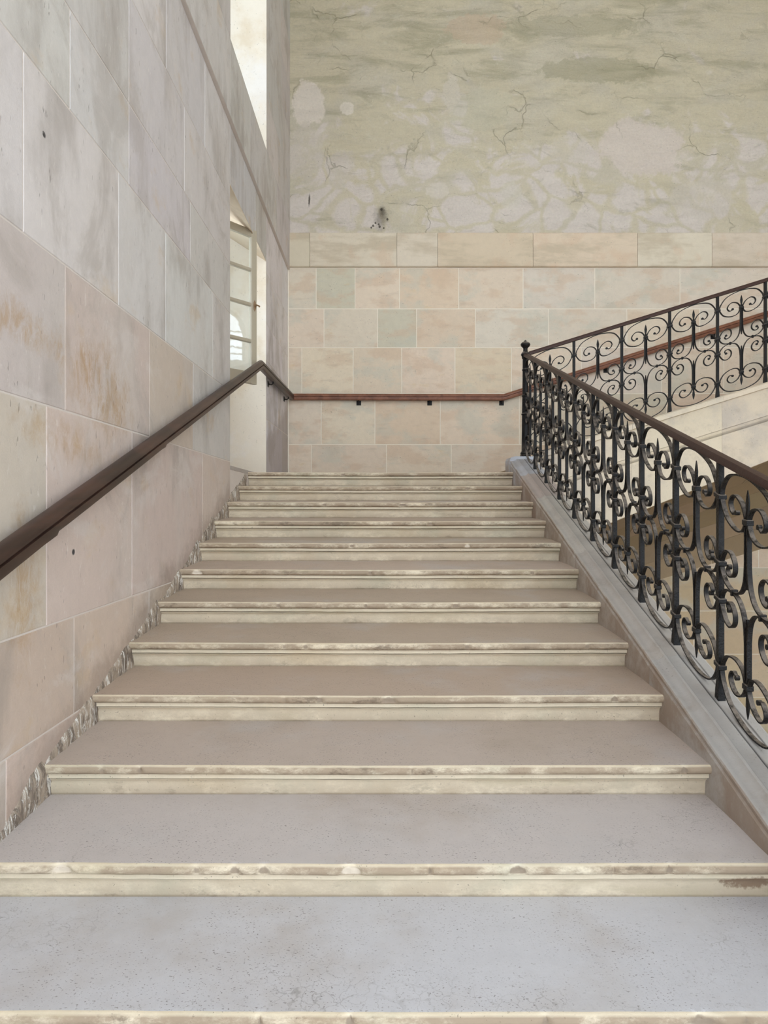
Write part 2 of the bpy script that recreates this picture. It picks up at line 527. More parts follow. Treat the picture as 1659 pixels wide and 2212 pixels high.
def glass_material():
    t = NT('old_window_glass')
    tr = t.n('ShaderNodeBsdfTransparent')
    tr.inputs[0].default_value = (0.92, 0.94, 0.94, 1)
    gl = t.n('ShaderNodeBsdfGlossy')
    gl.inputs['Roughness'].default_value = 0.02
    gl.inputs['Color'].default_value = (1, 1, 1, 1)
    bp = t.n('ShaderNodeBump')
    t.set(bp.inputs['Height'], t.noise(7, 2, 0.5))
    bp.inputs['Strength'].default_value = 0.03
    bp.inputs['Distance'].default_value = 0.01
    t.t.links.new(bp.outputs[0], gl.inputs['Normal'])
    fr = t.n('ShaderNodeLayerWeight')
    fr.inputs['Blend'].default_value = 0.5
    f = t.math('MULTIPLY_ADD', t.math('POWER', fr.outputs['Facing'], 3.0), 0.6, 0.07, True)
    mx = t.n('ShaderNodeMixShader')
    t.set(mx.inputs[0], f)
    t.t.links.new(tr.outputs[0], mx.inputs[1])
    t.t.links.new(gl.outputs[0], mx.inputs[2])
    out = [n for n in t.t.nodes if n.type == 'OUTPUT_MATERIAL'][0]
    t.t.links.new(mx.outputs[0], out.inputs['Surface'])
    return t.m


M_glass = glass_material()

# a dressed stone: thin slab with a bevelled front, built in the wall plane
def block_mesh(name, axis, u0, u1, z0, z1, front, depth, mat, bev=0.006, jit=0.0):
    b = bev
    fr = front
    if axis == 'x':   # wall facing +x : u = y
        P = lambda u, d, z: (fr - d, u, z)
    else:             # wall facing -y : u = x
        P = lambda u, d, z: (u, fr + d, z)
    j = [R.uniform(-jit, jit) for _ in range(8)]
    o = [(u0, z0), (u1, z0), (u1, z1), (u0, z1)]
    i = [(u0 + b + j[0], z0 + b + j[1]), (u1 - b + j[2], z0 + b + j[3]), (u1 - b + j[4], z1 - b + j[5]), (u0 + b + j[6], z1 - b + j[7])]
    vs = [P(u, 0, z) for u, z in i] + [P(u, b * 0.6, z) for u, z in o] + [P(u, depth, z) for u, z in o]
    fs = [(0, 1, 2, 3)]
    for k in range(4):
        n = (k + 1) % 4
        fs.append((4 + k, 4 + n, n, k))
        fs.append((8 + k, 8 + n, 4 + n, 4 + k))
    if axis == 'x':
        pass
    m = mesh(name, vs, fs, mat)
    return m


def jitter_col(c, a=6):
    d = R.uniform(-a, a)
    return lin(*[max(0, min(255, q + d + R.uniform(-a * 0.4, a * 0.4))) for q in c])


# ------------------------------------------------------------------ left wall with two window openings
W1Y0, W1Y1, W1Z0, W1Z1 = 6.18, 8.10, E + 0.36, E + 2.70
W2Y0, W2Y1, W2Z0, W2Z1 = 6.04, 7.94, E + 3.84, E + 7.30
XU = -1.24                       # face of the upper wall, a little proud
ZB = E + 3.205
mb = MB()
xo, xi, xiu = -1.95, XL - 0.0025, XU - 0.0025
mb.box(xo, xi, Y0, W1Y0, FLOOR, ZB)
mb.box(xo, xi, W1Y1, YB + 0.4, FLOOR, ZB)
mb.box(xo, xi, W1Y0, W1Y1, FLOOR, W1Z0 - 0.02)
# lintel with a soffit that rises outwards
mb.hull8([(xo, W1Y0, E + 3.15), (xi, W1Y0, W1Z1), (xi, W1Y1, W1Z1), (xo, W1Y1, E + 3.15), (xo, W1Y0, ZB), (xi, W1Y0, ZB), (xi, W1Y1, ZB), (xo, W1Y1, ZB)])
mb.box(xo, xiu, Y0, W2Y0, ZB, CEIL)
mb.box(xo, xiu, W2Y1, YB + 0.4, ZB, CEIL)
mb.box(xo, xiu, W2Y0, W2Y1, ZB, W2Z0)
mb.box(xo, xiu, W2Y0, W2Y1, W2Z1, CEIL)
wall_left = structure('wall_left', mb.build('wall_left', M_mortar_left))

zs = [-3.0, -2.4, -1.72, -1.28, -0.847, -0.446, 0.39, 0.975, 1.62, 2.03, 2.58, 3.205]
joints = {
    4: [2.10, 3.05, 4.03, 4.9], 5: [1.55, 2.80, 3.756, 5.22], 6: [2.05, 2.966, 4.04, 4.97], 7: [1.7, 2.62, 3.565, 4.34, 5.55],
    8: [2.1, 3.01, 3.71, 4.9], 9: [1.9, 2.75, 3.71, 4.75], 10: [2.3, 3.2, 4.35, 5.3], 3: [1.5, 2.5, 3.4, 4.4], 2: [1.2, 2.2, 3.2],
}
LEFT_LOW = [(204, 186, 170), (202, 183, 166), (198, 185, 174), (206, 188, 173)]
LEFT_MID = [(200, 189, 180), (202, 188, 175), (198, 190, 184), (200, 187, 177)]
LEFT_UP = [(208, 202, 199), (206, 202, 199), (209, 202, 198), (205, 199, 195)]
G = 0.0036
LEFT_FAR = [(224, 219, 220), (220, 216, 218), (222, 216, 215)]  # paler bluish strip beyond the window, light painted into its stones


def left_row(z0, z1, ys, front, skip, pal, depth=0.03):
    ys = sorted(set(ys))
    for a, b in zip(ys[:-1], ys[1:]):
        if skip and a >= skip[0] - 0.01 and b <= skip[1] + 0.01:
            continue
        ob('stone', block_mesh('stone', 'x', a + G, b - G, z0 + G, z1 - G, front, depth, M_left, 0.003, 0.0015), wall_left, color=jitter_col(R.choice(pal), 5))


for i in range(len(zs) - 1):
    z0, z1 = E + zs[i], E + zs[i + 1]
    js = list(joints.get(i, []))
    if not js:
        y = Y0 + R.uniform(0.6, 1.2)
        while y < 5.6:
            js.append(y)
            y += R.uniform(0.75, 1.25)
    else:
        y = min(js) - R.uniform(0.8, 1.1)
        while y > Y0 + 0.4:
            js.append(y)
            y -= R.uniform(0.8, 1.1)
    pal = LEFT_LOW if i < 5 else LEFT_MID if i < 7 else LEFT_UP
    win = zs[i] > 0.3
    far = [W1Y1 + (0.9 if i % 2 else 1.3)]
    if win and not (zs[i] < 2.7 < zs[i + 1]):
        left_row(z0, z1, [Y0] + js + [W1Y0 - G * 0], XL, None, pal)
        left_row(z0, z1, [W1Y1] + far + [YB], XL, None, LEFT_FAR)
    elif win:      # the course that is cut by the window head
        left_row(z0, z1, [Y0] + js + [W1Y0], XL, None, pal)
        left_row(z0, z1, [W1Y1] + far + [YB], XL, None, LEFT_FAR)
        left_row(E + 2.70, z1, [W1Y0, W1Y0 + 0.62, W1Y0 + 1.25, W1Y1], XL, None, pal, 0.0022)
    elif z1 > W1Z0:
        left_row(z0, z1, [Y0] + js + [W1Y0], XL, None, pal)
        left_row(z0, z1, [W1Y1] + far + [YB], XL, None, LEFT_FAR)
    else:
        left_row(z0, z1, [Y0] + js + [W1Y0 + 0.4, 7.6, 8.8, YB], XL, None, pal)
zu = [3.205, 3.84, 4.42, 5.0, 5.6, 6.2, 6.75, 7.30, 8.0]
for i in range(len(zu) - 1):
    z0, z1 = E + zu[i], E + zu[i + 1]
    ys, y = [Y0], Y0 + R.uniform(0.5, 1.1)
    while y < W2Y0 - 0.5:
        ys.append(y)
        y += R.uniform(0.8, 1.4)
    ys += [W2Y0, W2Y1, W2Y1 + R.uniform(0.7, 1.3), YB]
    if zu[i] < 3.5 or zu[i] >= 7.25:
        ys += [W2Y0 + 0.9]
    for a, b in zip(sorted(ys)[:-1], sorted(ys)[1:]):
        if 3.5 < zu[i] < 7.25 and a >= W2Y0 - 0.01 and b <= W2Y1 + 0.01:
            continue
        ob('stone', block_mesh('stone', 'x', a + G * 0.6, b - G * 0.6, z0 + G * 0.6, z1 - G * 0.6, XU, 0.03, M_left, 0.003, 0.001), wall_left, color=jitter_col(R.choice(LEFT_UP), 4))

# ------------------------------------------------------------------ back wall
mb = MB()
mb.box(-2.2, XRW + 0.3, YB + 0.002, YB + 0.45, FLOOR, CEIL)
wall_back = structure('wall_back', mb.build('wall_back', M_mortar))
PX = lambda px: (px - 826) * YB / 1600
PZ = lambda py: E + (1098 - py) * YB / 1600
rows = [(PZ(1040), PZ(960), [673, 835, 975, 1130]), (PZ(960), PZ(850), [694, 810, 951, 1122]), (PZ(850), PZ(751), [652, 763, 868, 983, 1105]),
        (PZ(751), PZ(667), [700, 816, 900, 1027, 1185]), (PZ(667), PZ(579), [683, 767, 863, 991, 1130, 1285, 1469])]
zz = PZ(1040)
while zz > FLOOR:
    rows.append((max(FLOOR, zz - 0.58), zz, [690 + R.randint(-30, 30), 840 + R.randint(-30, 30), 990 + R.randint(-30, 30)]))
    zz -= 0.58
BACK = [(224, 207, 184), (222, 204, 180), (224, 207, 185), (219, 206, 184), (226, 210, 187), (222, 203, 178)]
BACKR = [(220, 207, 190), (221, 208, 190), (223, 206, 184)]
GB = 0.0048
for (z0, z1, pxs) in rows:
    xs = [XL + 0.01] + [PX(p) for p in pxs]
    while xs[-1] < XRW - 1.2:
        xs.append(xs[-1] + R.uniform(0.75, 1.25))
    xs.append(XRW)
    for a, b in zip(xs[:-1], xs[1:]):
        c = R.choice([(208, 186, 152), (204, 182, 148), (210, 190, 158)]) if z1 < E - 0.3 else R.choice(BACKR if (a > 1.0 and z0 > E + 1.4) else BACK)  # low rows under the vault darker: the dimness there is painted into the stone
        if any(a < PX(px) < b and z0 < PZ(py) < z1 for px, py in ((722, 622), (858, 710))):
            c = (208, 200, 178)
        ob('stone', block_mesh('stone', 'y', a + GB, b - GB, z0 + GB, z1 - GB, YB, 0.03, M_back, 0.0025, 0.002), wall_back, color=jitter_col(c, 3))
# projecting band of long stones
band = ob('trim_1', None)
band['kind'] = 'structure'
band['label'] = 'projecting stone band across the back wall below the rough plaster'
band['category'] = 'string course'
xs = [XL + 0.02] + [PX(p) for p in (670, 857, 945, 1150, 1375, 1535)]
while xs[-1] < XRW - 1.4:
    xs.append(xs[-1] + R.uniform(1.0, 1.4))
xs.append(XRW)
for a, b in zip(xs[:-1], xs[1:]):
    m = MB()
    y0 = YB - 0.045
    z0, z1 = PZ(578), PZ(505)
    prof = [(YB + 0.02, z0), (y0 + 0.012, z0), (y0, z0 + 0.010), (y0, z1 - 0.008), (y0 + 0.008, z1), (YB + 0.02, z1)]
    m.loft([[(a + 0.002, y, z) for y, z in prof], [(b - 0.002, y, z) for y, z in prof]])
    ob('stone', m.build('stone', M_band), band, color=jitter_col(R.choice([(218, 206, 184), (216, 203, 180), (217, 200, 176), (221, 210, 192)]), 4))
# rough plaster above the band: an uneven sheet
nx, nz = 150, 90
vs, fs = [], []
px0, px1, pz0, pz1 = XU - 0.01, XRW, PZ(505) - 0.002, CEIL
for j in range(nz + 1):
    for i in range(nx + 1):
        x = px0 + (px1 - px0) * i / nx
        z = pz0 + (pz1 - pz0) * j / nz
        n1 = mnoise.fractal(Vector((x * 0.9, 3.1, z * 1.6)), 1.0, 2.0, 5)
        n2 = mnoise.noise(Vector((x * 0.6, 9.0, z * 0.6)))
        vs.append((x, YB - 0.012 - 0.010 * n1 - 0.010 * n2, z))
for j in range(nz):
    for i in range(nx):
        a = j * (nx + 1) + i
        fs.append((a, a + 1, a + nx + 2, a + nx + 1))
ob('plaster', mesh('plaster', vs, fs, M_plaster, 60), wall_back)

# ------------------------------------------------------------------ right wall, ceiling, floors (outside the frame)
AY, AZ, AR, AH = 7.55, E + 3.1, 0.55, 0.62     # arched window: centre, sill, half width, straight height
mb = MB()
mb.box(XRW, XRW + 0.4, Y0, AY - AR, FLOOR, CEIL)
mb.box(XRW, XRW + 0.4, AY + AR, YB + 0.4, FLOOR, CEIL)
mb.box(XRW, XRW + 0.4, AY - AR, AY + AR, FLOOR, AZ)
n = 16
for k in range(n):
    a0, a1 = math.pi * k / n, math.pi * (k + 1) / n
    ya, yb = AY - AR * math.cos(a0), AY - AR * math.cos(a1)
    za, zb = AZ + AH + AR * math.sin(a0), AZ + AH + AR * math.sin(a1)
    mb.hull8([(XRW, ya, za), (XRW + 0.4, ya, za), (XRW + 0.4, yb, zb), (XRW, yb, zb), (XRW, ya, CEIL), (XRW + 0.4, ya, CEIL), (XRW + 0.4, yb, CEIL), (XRW, yb, CEIL)])
wall_right = structure('wall_right', mb.build('wall_right', M_plain))
mb = MB()
mb.box(-2.0, XRW + 0.4, Y0, YB + 0.45, CEIL, CEIL + 0.2)
structure('ceiling', mb.build('ceiling', M_plain))
mb = MB()
mb.box(-2.0, XRW + 0.4, Y0 - 3, YB + 0.45, FLOOR - 0.2, FLOOR)
fl = structure('floor', mb.build('floor', M_curb), color=lin(176, 164, 150))

# ------------------------------------------------------------------ steps
NOSE = []   # (y, z, dirt, groove)  from the back of the tread to the foot of the riser
NOSE += [(RUN + 0.075, 0.0165, 0, 0), (RUN * 0.6, 0.011, 0, 0), (0.12, 0.003, 0, 0), (0.035, 0.0005, 0, 0), (0.018, 0.0, 0, 0)]
for a in range(1, 8):
    th = math.radians(90 + a * 180 / 7)
    NOSE.append((0.017 + 0.017 * math.cos(th), -0.017 + 0.017 * math.sin(th), 0.05 if a < 2 else (0.85 if a < 6 else 1.0), 0))
NOSE += [(0.024, -0.0355, 0.6, 1), (0.0245, -0.0385, 0.1, 0), (0.026, -0.0535, 0.0, 0), (0.033, -0.0545, 0.2, 1), (0.042, -0.0590, 0.2, 1), (0.040, -0.0635, 0.1, 0), (0.052, -0.070, 0.15, 0), (0.058, -0.085, 0.2, 0), (0.0595, -0.120, 0.5, 0), (0.060, -0.127, 0.6, 0.7), (0.060, -0.150, 0.6, 0.7)]
NT_TREAD = 4       # the first profile bands belong to the tread


def step_mesh(width, chips, seed, seg=0.009, wear=1.0, back=None):
    nx = max(8, int(width / seg))
    prof = list(NOSE)
    if back is not None:
        prof[0] = (back, 0.004, 0, 0)
        prof[1] = (back * 0.6, 0.003, 0, 0)
    npf = len(prof)
    vs, dirt, groove, chip, tone = [], [], [], [], []
    for i in range(nx + 1):
        x = width * i / nx
        sag = -0.004 * wear * math.exp(-((x - width * 0.52) / (width * 0.33)) ** 2)
        n0 = mnoise.noise(Vector((x * 2.1, seed * 3.7, 0))) * 0.0016 + mnoise.noise(Vector((x * 14, seed * 1.7, 4))) * 0.0008
        cwj, tn = {}, 0.0
        for (cx, wd, dp, tn_) in chips:
          for j, wf in ((5, 0.4), (6, 0.6), (7, 0.8), (8, 0.95), (9, 1.0), (10, 0.9)):     # a chip is narrow on the arris and wide below it
            q = abs(x - cx + 0.12 * wd * mnoise.noise(Vector((x * 90, j * 2.0, seed)))) / (wd * wf)
            if q < 1:
                tn = tn_
                cwj[j] = max(cwj.get(j, 0.0), (1 - q * q) * (0.45 + 0.55 * dp) * (0.8 + 0.4 * mnoise.noise(Vector((x * 60, seed, 0)))))
        for j, (y, z, d, g) in enumerate(prof):
            front = 1.0 if 3 <= j <= 17 else (0.5 if j == 2 else 0.0)
            yy, zz_ = y, z + sag * front + n0 * front
            c = 0.0
            if j in cwj:
                cw = cwj[j]
                prox = {4: 0.0, 5: 0.6, 6: 0.85, 7: 1.0, 8: 1.0, 9: 0.85, 10: 0.3}[j]
                yy += cw * prox * 0.020
                zz_ -= cw * prox * 0.012 if j < 7 else 0
                c = cw * prox
            vs.append((x, yy + n0 * front * 0.6, zz_))
            dirt.append(d)
            groove.append(g * (0.7 + 0.6 * max(0, mnoise.noise(Vector((x * 5, seed, j))))))
            chip.append(c)
            tone.append(tn)
    fs, mi = [], []
    for i in range(nx):
        for j in range(npf - 1):
            a = i * npf + j
            fs.append((a, a + 1, a + npf + 1, a + npf))
            mi.append(0 if j < NT_TREAD else 1)
    # closed underside and ends so that the step is a real block
    for e in (0, nx):
        base = len(vs)
        y_b, z_b = prof[0][0], -0.150
        vs.append((width * e / nx, y_b, z_b))
        dirt.append(0); groove.append(0); chip.append(0); tone.append(0)
        ring = [e * npf + j for j in range(npf)] + [base]
        fs.append(tuple(ring) if e else tuple(ring[::-1]))
        mi.append(1)
    b0, b1 = len(vs) - 2, len(vs) - 1
    fs.append((npf - 1, b0, b1, nx * npf + npf - 1)); mi.append(1)
    fs.append((0, nx * npf, b1, b0)); mi.append(1)
    m = mesh('step', vs, fs, [M_tread, M_riser], 50)
    m.polygons.foreach_set('material_index', mi)
    for nm, arr in (('dirt', dirt), ('groove', groove), ('chip', chip), ('tone', tone)):
        at = m.attributes.new(nm, 'FLOAT', 'POINT')
        at.data.foreach_set('value', arr)
    return m


stairs = thing('staircase', 'flight of pale worn stone steps with rounded nosings, rising to the landing', 'staircase')
CHIPS_PX = {1: [(1520, 50, 0.6), (755, 20, .5), (560, 12, .4), (1180, 16, .4)], 2: [(130, 34, .8), (505, 18, .7), (570, 20, .7), (757, 36, .7), (930, 9, .6), (1120, 30, .8), (1330, 8, .5), (1450, 12, .7)],
            3: [(1480, 14, .7), (300, 10, .4), (890, 8, .4)], 4: [(840, 24, .9), (690, 12, .5), (1330, 12, .7)], 5: [(1270, 8, .5), (660, 10, .5), (1010, 12, .4)], 6: [(985, 12, .7), (600, 8, .5)], 7: [(425, 17, 1.0), (800, 8, .8), (1150, 9, .5)],
            8: [(760, 7, .6), (1010, 10, .5)], 9: [(930, 8, .6)], 10: [(870, 12, .6), (700, 8, .6)], 11: [(1010, 10, .6)], 12: [(740, 8, .5)]}
TREADS = [(188, 170, 154), (184, 166, 149), (190, 173, 158), (182, 164, 146)]
for k in range(-3, 13):
    pale = {(7, 425), (2, 130), (2, 757), (8, 1010)}
    ch = [((px - 826) * Dk(k) / 1600 - XL, wpx * Dk(k) / 1600, dp, 1.0 if (k, px) in pale else 0.0) for px, wpx, dp in CHIPS_PX.get(k, [])]
    for _ in range(1):
        ch.append((R.uniform(0.05, 2.4), R.uniform(0.016, 0.026), R.uniform(0.0, 0.4), 0.0))
    me = step_mesh(XR + 0.004 - XL, ch, k + 11, back=(0.5 if k == 12 else None))
    c = (198, 197, 200) if k < 2 else (198, 191, 188) if k == 2 else (190, 175, 163) if k == 3 else R.choice(TREADS)  # lower treads paler and bluer: skylight put into the stone colour
    ob('step', me, stairs, (XL, Dk(k), Zk(k)), color=jitter_col(c, 3))

# landing floor at the head of the flight
mb = MB()
mb.box(XL - 0.68, 1.30, D12 + 0.45, YB, ZLAND - 0.3, ZLAND)
mb.box(XL - 0.68, XL + 0.001, W1Y0 + 0.001, D12 + 0.45, ZLAND - 0.02, ZLAND + 0.012)
mb.box(1.30, 1.60, 7.43, YB, ZLAND - 0.3, ZLAND)
structure('floor_landing', mb.build('floor_landing', M_tread), color=lin(176, 168, 162))

# second flight, hidden behind its parapet
stairs2 = thing('staircase', 'second stone flight turning right off the landing behind the far balustrade', 'staircase')
w2 = YB - 7.42
for k in range(1, 11):
    me = step_mesh(w2, [], 40 + k, seg=0.06)
    ob('step', me, stairs2, (1.56 + RUN * (k - 1), YB - 0.004, ZLAND + RISE * k), -math.pi / 2, color=jitter_col((188, 174, 160), 3))

# crumbling foot of the left wall, where the render has come away above each step
vs, fs = [], []
ys = []
y = 0.3
while y < 6.9:
    ys.append(y)
    y += 0.016
nr = 12
for y in ys:
    ln = E + 0.341 + (y - D12) * SL
    p = ((y - D12) / RUN) % 1.0
    nzv = mnoise.fractal(Vector((y * 3.0, 1.3, 0.0)), 1.1, 2.0, 5)
    top = ln + 0.012 + 0.030 * nzv + 0.045 * math.exp(-((p - 0.86) / 0.16) ** 2) * (0.6 + 0.5 * mnoise.noise(Vector((y * 0.9, 5, 5))))
    bot = ln - 0.17
    for r in range(nr + 1):
        f = r / nr
        z = bot + (top - bot) * f
        bulge = 0.011 * min(1.0, (1 - f) * 5)
        vs.append((XL - 0.004 + bulge + 0.006 * min(1, (1 - f) * 6) * mnoise.fractal(Vector((y * 14, z * 14, 2.0)), 0.8, 2.0, 4), y, z))
for i in range(len(ys) - 1):
    for r in range(nr):
        a = i * (nr + 1) + r
        fs.append((a, a + nr + 1, a + nr + 2, a + 1))
structure('baseboard_left', mesh('baseboard_left', vs, fs, M_crumble, 60))

# ------------------------------------------------------------------ parapets (stone curbs that carry the iron balustrades)
XRAIL, YN = 1.40, 7.25           # line of the near balustrade, turn of the balustrade (newel)
CB = 1.741                       # slope line of the curb top below the eye at y = 0
zc = lambda y: E - CB + SL * y   # curb top under the near balustrade
CURB = [  # (x, dz, groove) from the stair side over the top to the well side
    (1.232, -0.80, 0), (1.232, -0.050, 0), (1.239, -0.042, 0.1), (1.236, -0.024, 0), (1.241, -0.018, 0), (1.258, -0.019, 0.15), (1.276, -0.016, 0), (1.292, -0.007, 0), (1.298, 0.003, 0), (1.309, 0.004, 0), (1.313, -0.002, 0.4), (1.318, -0.002, 0.2),
    (1.366, 0.003, 0), (1.369, -0.002, 1), (1.3735, -0.002, 1), (1.376, 0.001, 0.4), (1.384, 0.001, 0), (1.424, 0.001, 0), (1.430, 0.001, 1), (1.433, -0.001, 1), (1.440, -0.002, 0), (1.470, 0.0, 0), (1.486, -0.012, 0), (1.486, -0.055, 0), (1.462, -0.062, 0), (1.455, -0.075, 0),
    (1.455, -0.325, 0), (1.447, -0.330, 0.6), (1.447, -0.335, 0), (1.462, -0.355, 0), (1.447, -0.380, 0.6), (1.455, -0.385, 0), (1.455, -0.80, 0)]


def curb_stone(a, b, P, seed, prof=CURB, flat=False, zdrop=None):
    """a piece of curb between run positions a and b; P maps (run, across, dz) to the world"""
    n = max(2, int((b - a) / 0.06))
    npf = len(prof)
    vs, fs, gr = [], [], []
    for i in range(n + 1):
        r = a + (b - a) * i / n
        if i == 0:
            r += 0.0008
        if i == n:
            r -= 0.0008
        for j, (x, dz, g) in enumerate(prof):
            w_ = 0.0012 * mnoise.noise(Vector((r * 9, x * 40, seed))) + 0.001 * mnoise.noise(Vector((r * 30, x * 80, seed + 3)))
            if zdrop and j in (0, npf - 1):
                dz = zdrop(r)
            vs.append(P(r, x + w_, dz + w_))
            gr.append(g)
    for i in range(n):
        for j in range(npf):
            c0, c1 = i * npf + j, i * npf + (j + 1) % npf
            fs.append((c0, c0 + npf, c1 + npf, c1))
    fs.append(tuple(range(npf)))
    fs.append(tuple(range(n * npf, n * npf + npf))[::-1])
    m = mesh('curb_stone', vs, fs, M_curb, 35)
    at = m.attributes.new('groove', 'FLOAT', 'POINT')
    at.data.foreach_set('value', gr)
    return m


par = thing('parapet', 'low moulded stone parapet sloping up beside the steps under the near balustrade', 'parapet')
cuts = [-0.9, 0.7, 2.05, 3.42, 4.75, 5.95, 6.62, 7.16]
CURBC = [(186, 180, 172), (190, 184, 176), (184, 180, 176), (188, 180, 172), (192, 184, 176), (190, 176, 166), (190, 192, 198)]  # last stone bluish: cool window light put into its colour
for i, (a, b) in enumerate(zip(cuts[:-1], cuts[1:])):
    ob('curb_stone', curb_stone(a, b, lambda r, x, dz: (x, r, zc(r) + dz), i * 7.0), par, color=jitter_col(CURBC[i], 3))
# the corner block under the newel, with the same bevel on its stair and landing sides
ztop = zc(YN)
mb = MB()
x0, x1, y0, y1 = 1.232, 1.486, 7.16, 7.42
lv = [(-0.80, 0.0), (-0.035, 0.0), (-0.012, 0.010), (0.0, 0.055), (0.0, 0.075)]
mb.loft([[(x0 + i, y0, ztop + dz - (0.02 if d == 0 else 0)), (x1, y0, ztop + dz), (x1, y1 - i, ztop + dz), (x0 + i, y1 - i, ztop + dz)] for d, (dz, i) in enumerate(lv)])
ob('curb_stone', mb.build('curb_stone', M_curb), par, color=lin(192, 194, 200))  # bluish tint paints the window light onto the block

# parapet and string of the second flight : well side faces the camera
SL2 = 0.3096
zc2 = lambda x: ztop + SL2 * (x - XRAIL)
ZF = lambda x: E + 0.476 + 0.396 * (x - 3.775)          # lower edge of the string
CURB2 = [(x, dz, g) for (x, dz, g) in CURB]
par2 = thing('parapet', 'moulded stone string and curb of the second flight under the far balustrade', 'parapet')
cuts2 = [1.488, 2.42, 3.30, 4.45, 5.4, 6.4, XRW]
for i, (a, b) in enumerate(zip(cuts2[:-1], cuts2[1:])):
    # across: stair side is towards the back wall
    ob('curb_stone', curb_stone(a, b, lambda r, x, dz: (r, YN - (x - XRAIL), zc2(r) + dz), i * 5 + 60.0, zdrop=lambda r: ZF(r) - zc2(r)), par2,
       color=jitter_col(R.choice([(212, 196, 172), (208, 192, 168)]), 3))

# ------------------------------------------------------------------ rampant quarter vault under the second flight
vault = ob('ceiling_vault', None)
vault['kind'] = 'structure'
YF = YN - 0.055
ZS = lambda x: E - 0.522 + 0.30 * (x - 5.18)            # springing line on the back wall


def vault_pt(x, th, off=0.0):
    y = YB - (YB - YF) * (1 - math.cos(th))
    z = ZS(x) + (ZF(x) - 0.005 - ZS(x)) * math.sin(th)
    return (x, y + off * math.cos(th), z + off * math.sin(th) + off * 0.3)


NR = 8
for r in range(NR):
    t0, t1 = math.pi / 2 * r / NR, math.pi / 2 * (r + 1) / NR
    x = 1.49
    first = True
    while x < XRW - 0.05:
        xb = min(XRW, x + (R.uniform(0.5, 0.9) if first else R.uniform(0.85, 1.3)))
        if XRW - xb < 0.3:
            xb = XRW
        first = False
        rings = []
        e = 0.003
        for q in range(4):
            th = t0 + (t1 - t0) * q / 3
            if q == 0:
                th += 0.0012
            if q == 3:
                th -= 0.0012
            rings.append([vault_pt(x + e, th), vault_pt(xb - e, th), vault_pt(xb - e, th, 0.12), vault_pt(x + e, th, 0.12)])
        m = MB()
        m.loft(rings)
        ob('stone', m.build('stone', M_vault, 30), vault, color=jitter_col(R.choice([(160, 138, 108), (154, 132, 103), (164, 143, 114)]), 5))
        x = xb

# ------------------------------------------------------------------ wrought-iron balustrades
H = 0.985           # from the curb to the underside of the handrail
HW = H / 2


def catmull(pts, n=7):
    out = []
    P = [pts[0]] + list(pts) + [pts[-1]]
    for i in range(1, len(P) - 2):
        p0, p1, p2, p3 = P[i - 1], P[i], P[i + 1], P[i + 2]
        for k in range(n):
            t = k / n
            out.append(tuple(0.5 * (2 * p1[c] + (p2[c] - p0[c]) * t + (2 * p0[c] - 5 * p1[c] + 4 * p2[c] - p3[c]) * t * t + (3 * p1[c] - p0[c] - 3 * p2[c] + p3[c]) * t ** 3) for c in (0, 1)))
    out.append(tuple(pts[-1]))
    return out


def ribbon(pts, eyes, thick=0.0070, depth=0.0185, n=6, bay=RUN):
    """a flat iron strip bent along pts given as (u from the middle of the bay, height); sheared to the pitch of the stair"""
    path = [(u, v + SL * u) for u, v in catmull(pts, n)]
    m = MB()
    rings = []
    L = len(path)
    for i, (u, v) in enumerate(path):
        a, b = path[max(0, i - 1)], path[min(L - 1, i + 1)]
        tx, tz = b[0] - a[0], b[1] - a[1]
        l = math.hypot(tx, tz) or 1
        nx_, nz_ = -tz / l * thick / 2, tx / l * thick / 2
        d = depth / 2
        for end, on in ((i, eyes[0]), (L - 1 - i, eyes[1])):
            if on and end < 10:
                d = depth / 2 * (0.62 + 0.038 * end)
        rings.append([(u - nx_, -d, v - nz_), (u + nx_, -d, v + nz_), (u + nx_, d, v + nz_), (u - nx_, d, v - nz_)])
    m.loft(rings)
    for on, (u, v) in ((eyes[0], path[0]), (eyes[1], path[-1])):
        if on:
            m.loft([[(u + 0.0105 * math.cos(2 * math.pi * k / 10), dd, v + 0.0105 * math.sin(2 * math.pi * k / 10)) for k in range(10)] for dd in (-0.0075, 0.0075)])
    return m.build('scroll', M_iron, 40)


K = HW / 0.508      # heights were read on a 0.508 m half
B2 = RUN / 2


def W(pts):  # (u, depth below the handrail) -> (u, height above the curb)
    return [(u, H - w_ * K) for u, w_ in pts]


half = [(0.086, 0.172), (0.108, 0.184), (0.128, 0.172), (0.138, 0.146), (0.122, 0.117), (0.088, 0.104), (0.042, 0.122), (0.015, 0.160), (0.014, 0.190), (0.040, 0.232), (0.100, 0.242), (0.172, 0.214), (0.211, 0.158), (0.2145, 0.135), (0.203, 0.098), (0.160, 0.046), (0.095, 0.019), (0.0, 0.0065)]
arch = half + [(-u, w_) for u, w_ in half[-2::-1]]
mid = [(0.150, 0.418), (0.164, 0.434), (0.152, 0.451), (0.124, 0.449), (0.101, 0.421), (0.104, 0.382), (0.136, 0.354), (0.178, 0.362), (0.208, 0.401), (0.2165, 0.430), (0.204, 0.466), (0.168, 0.496), (0.110, 0.505), (0.058, 0.488), (0.024, 0.440), (0.0115, 0.370), (0.0100, 0.300), (0.0095, 0.205)]
flip = lambda pts: [(u, H - v) for u, v in pts]
mirr = lambda pts: [(-u, v) for u, v in pts]
SCR = [ribbon(W(arch), (1, 1)), ribbon(flip(W(arch)), (1, 1)), ribbon(W(mid), (1, 0)), ribbon(mirr(W(mid)), (1, 0)), ribbon(flip(W(mid)), (1, 0)), ribbon(flip(mirr(W(mid))), (1, 0))]


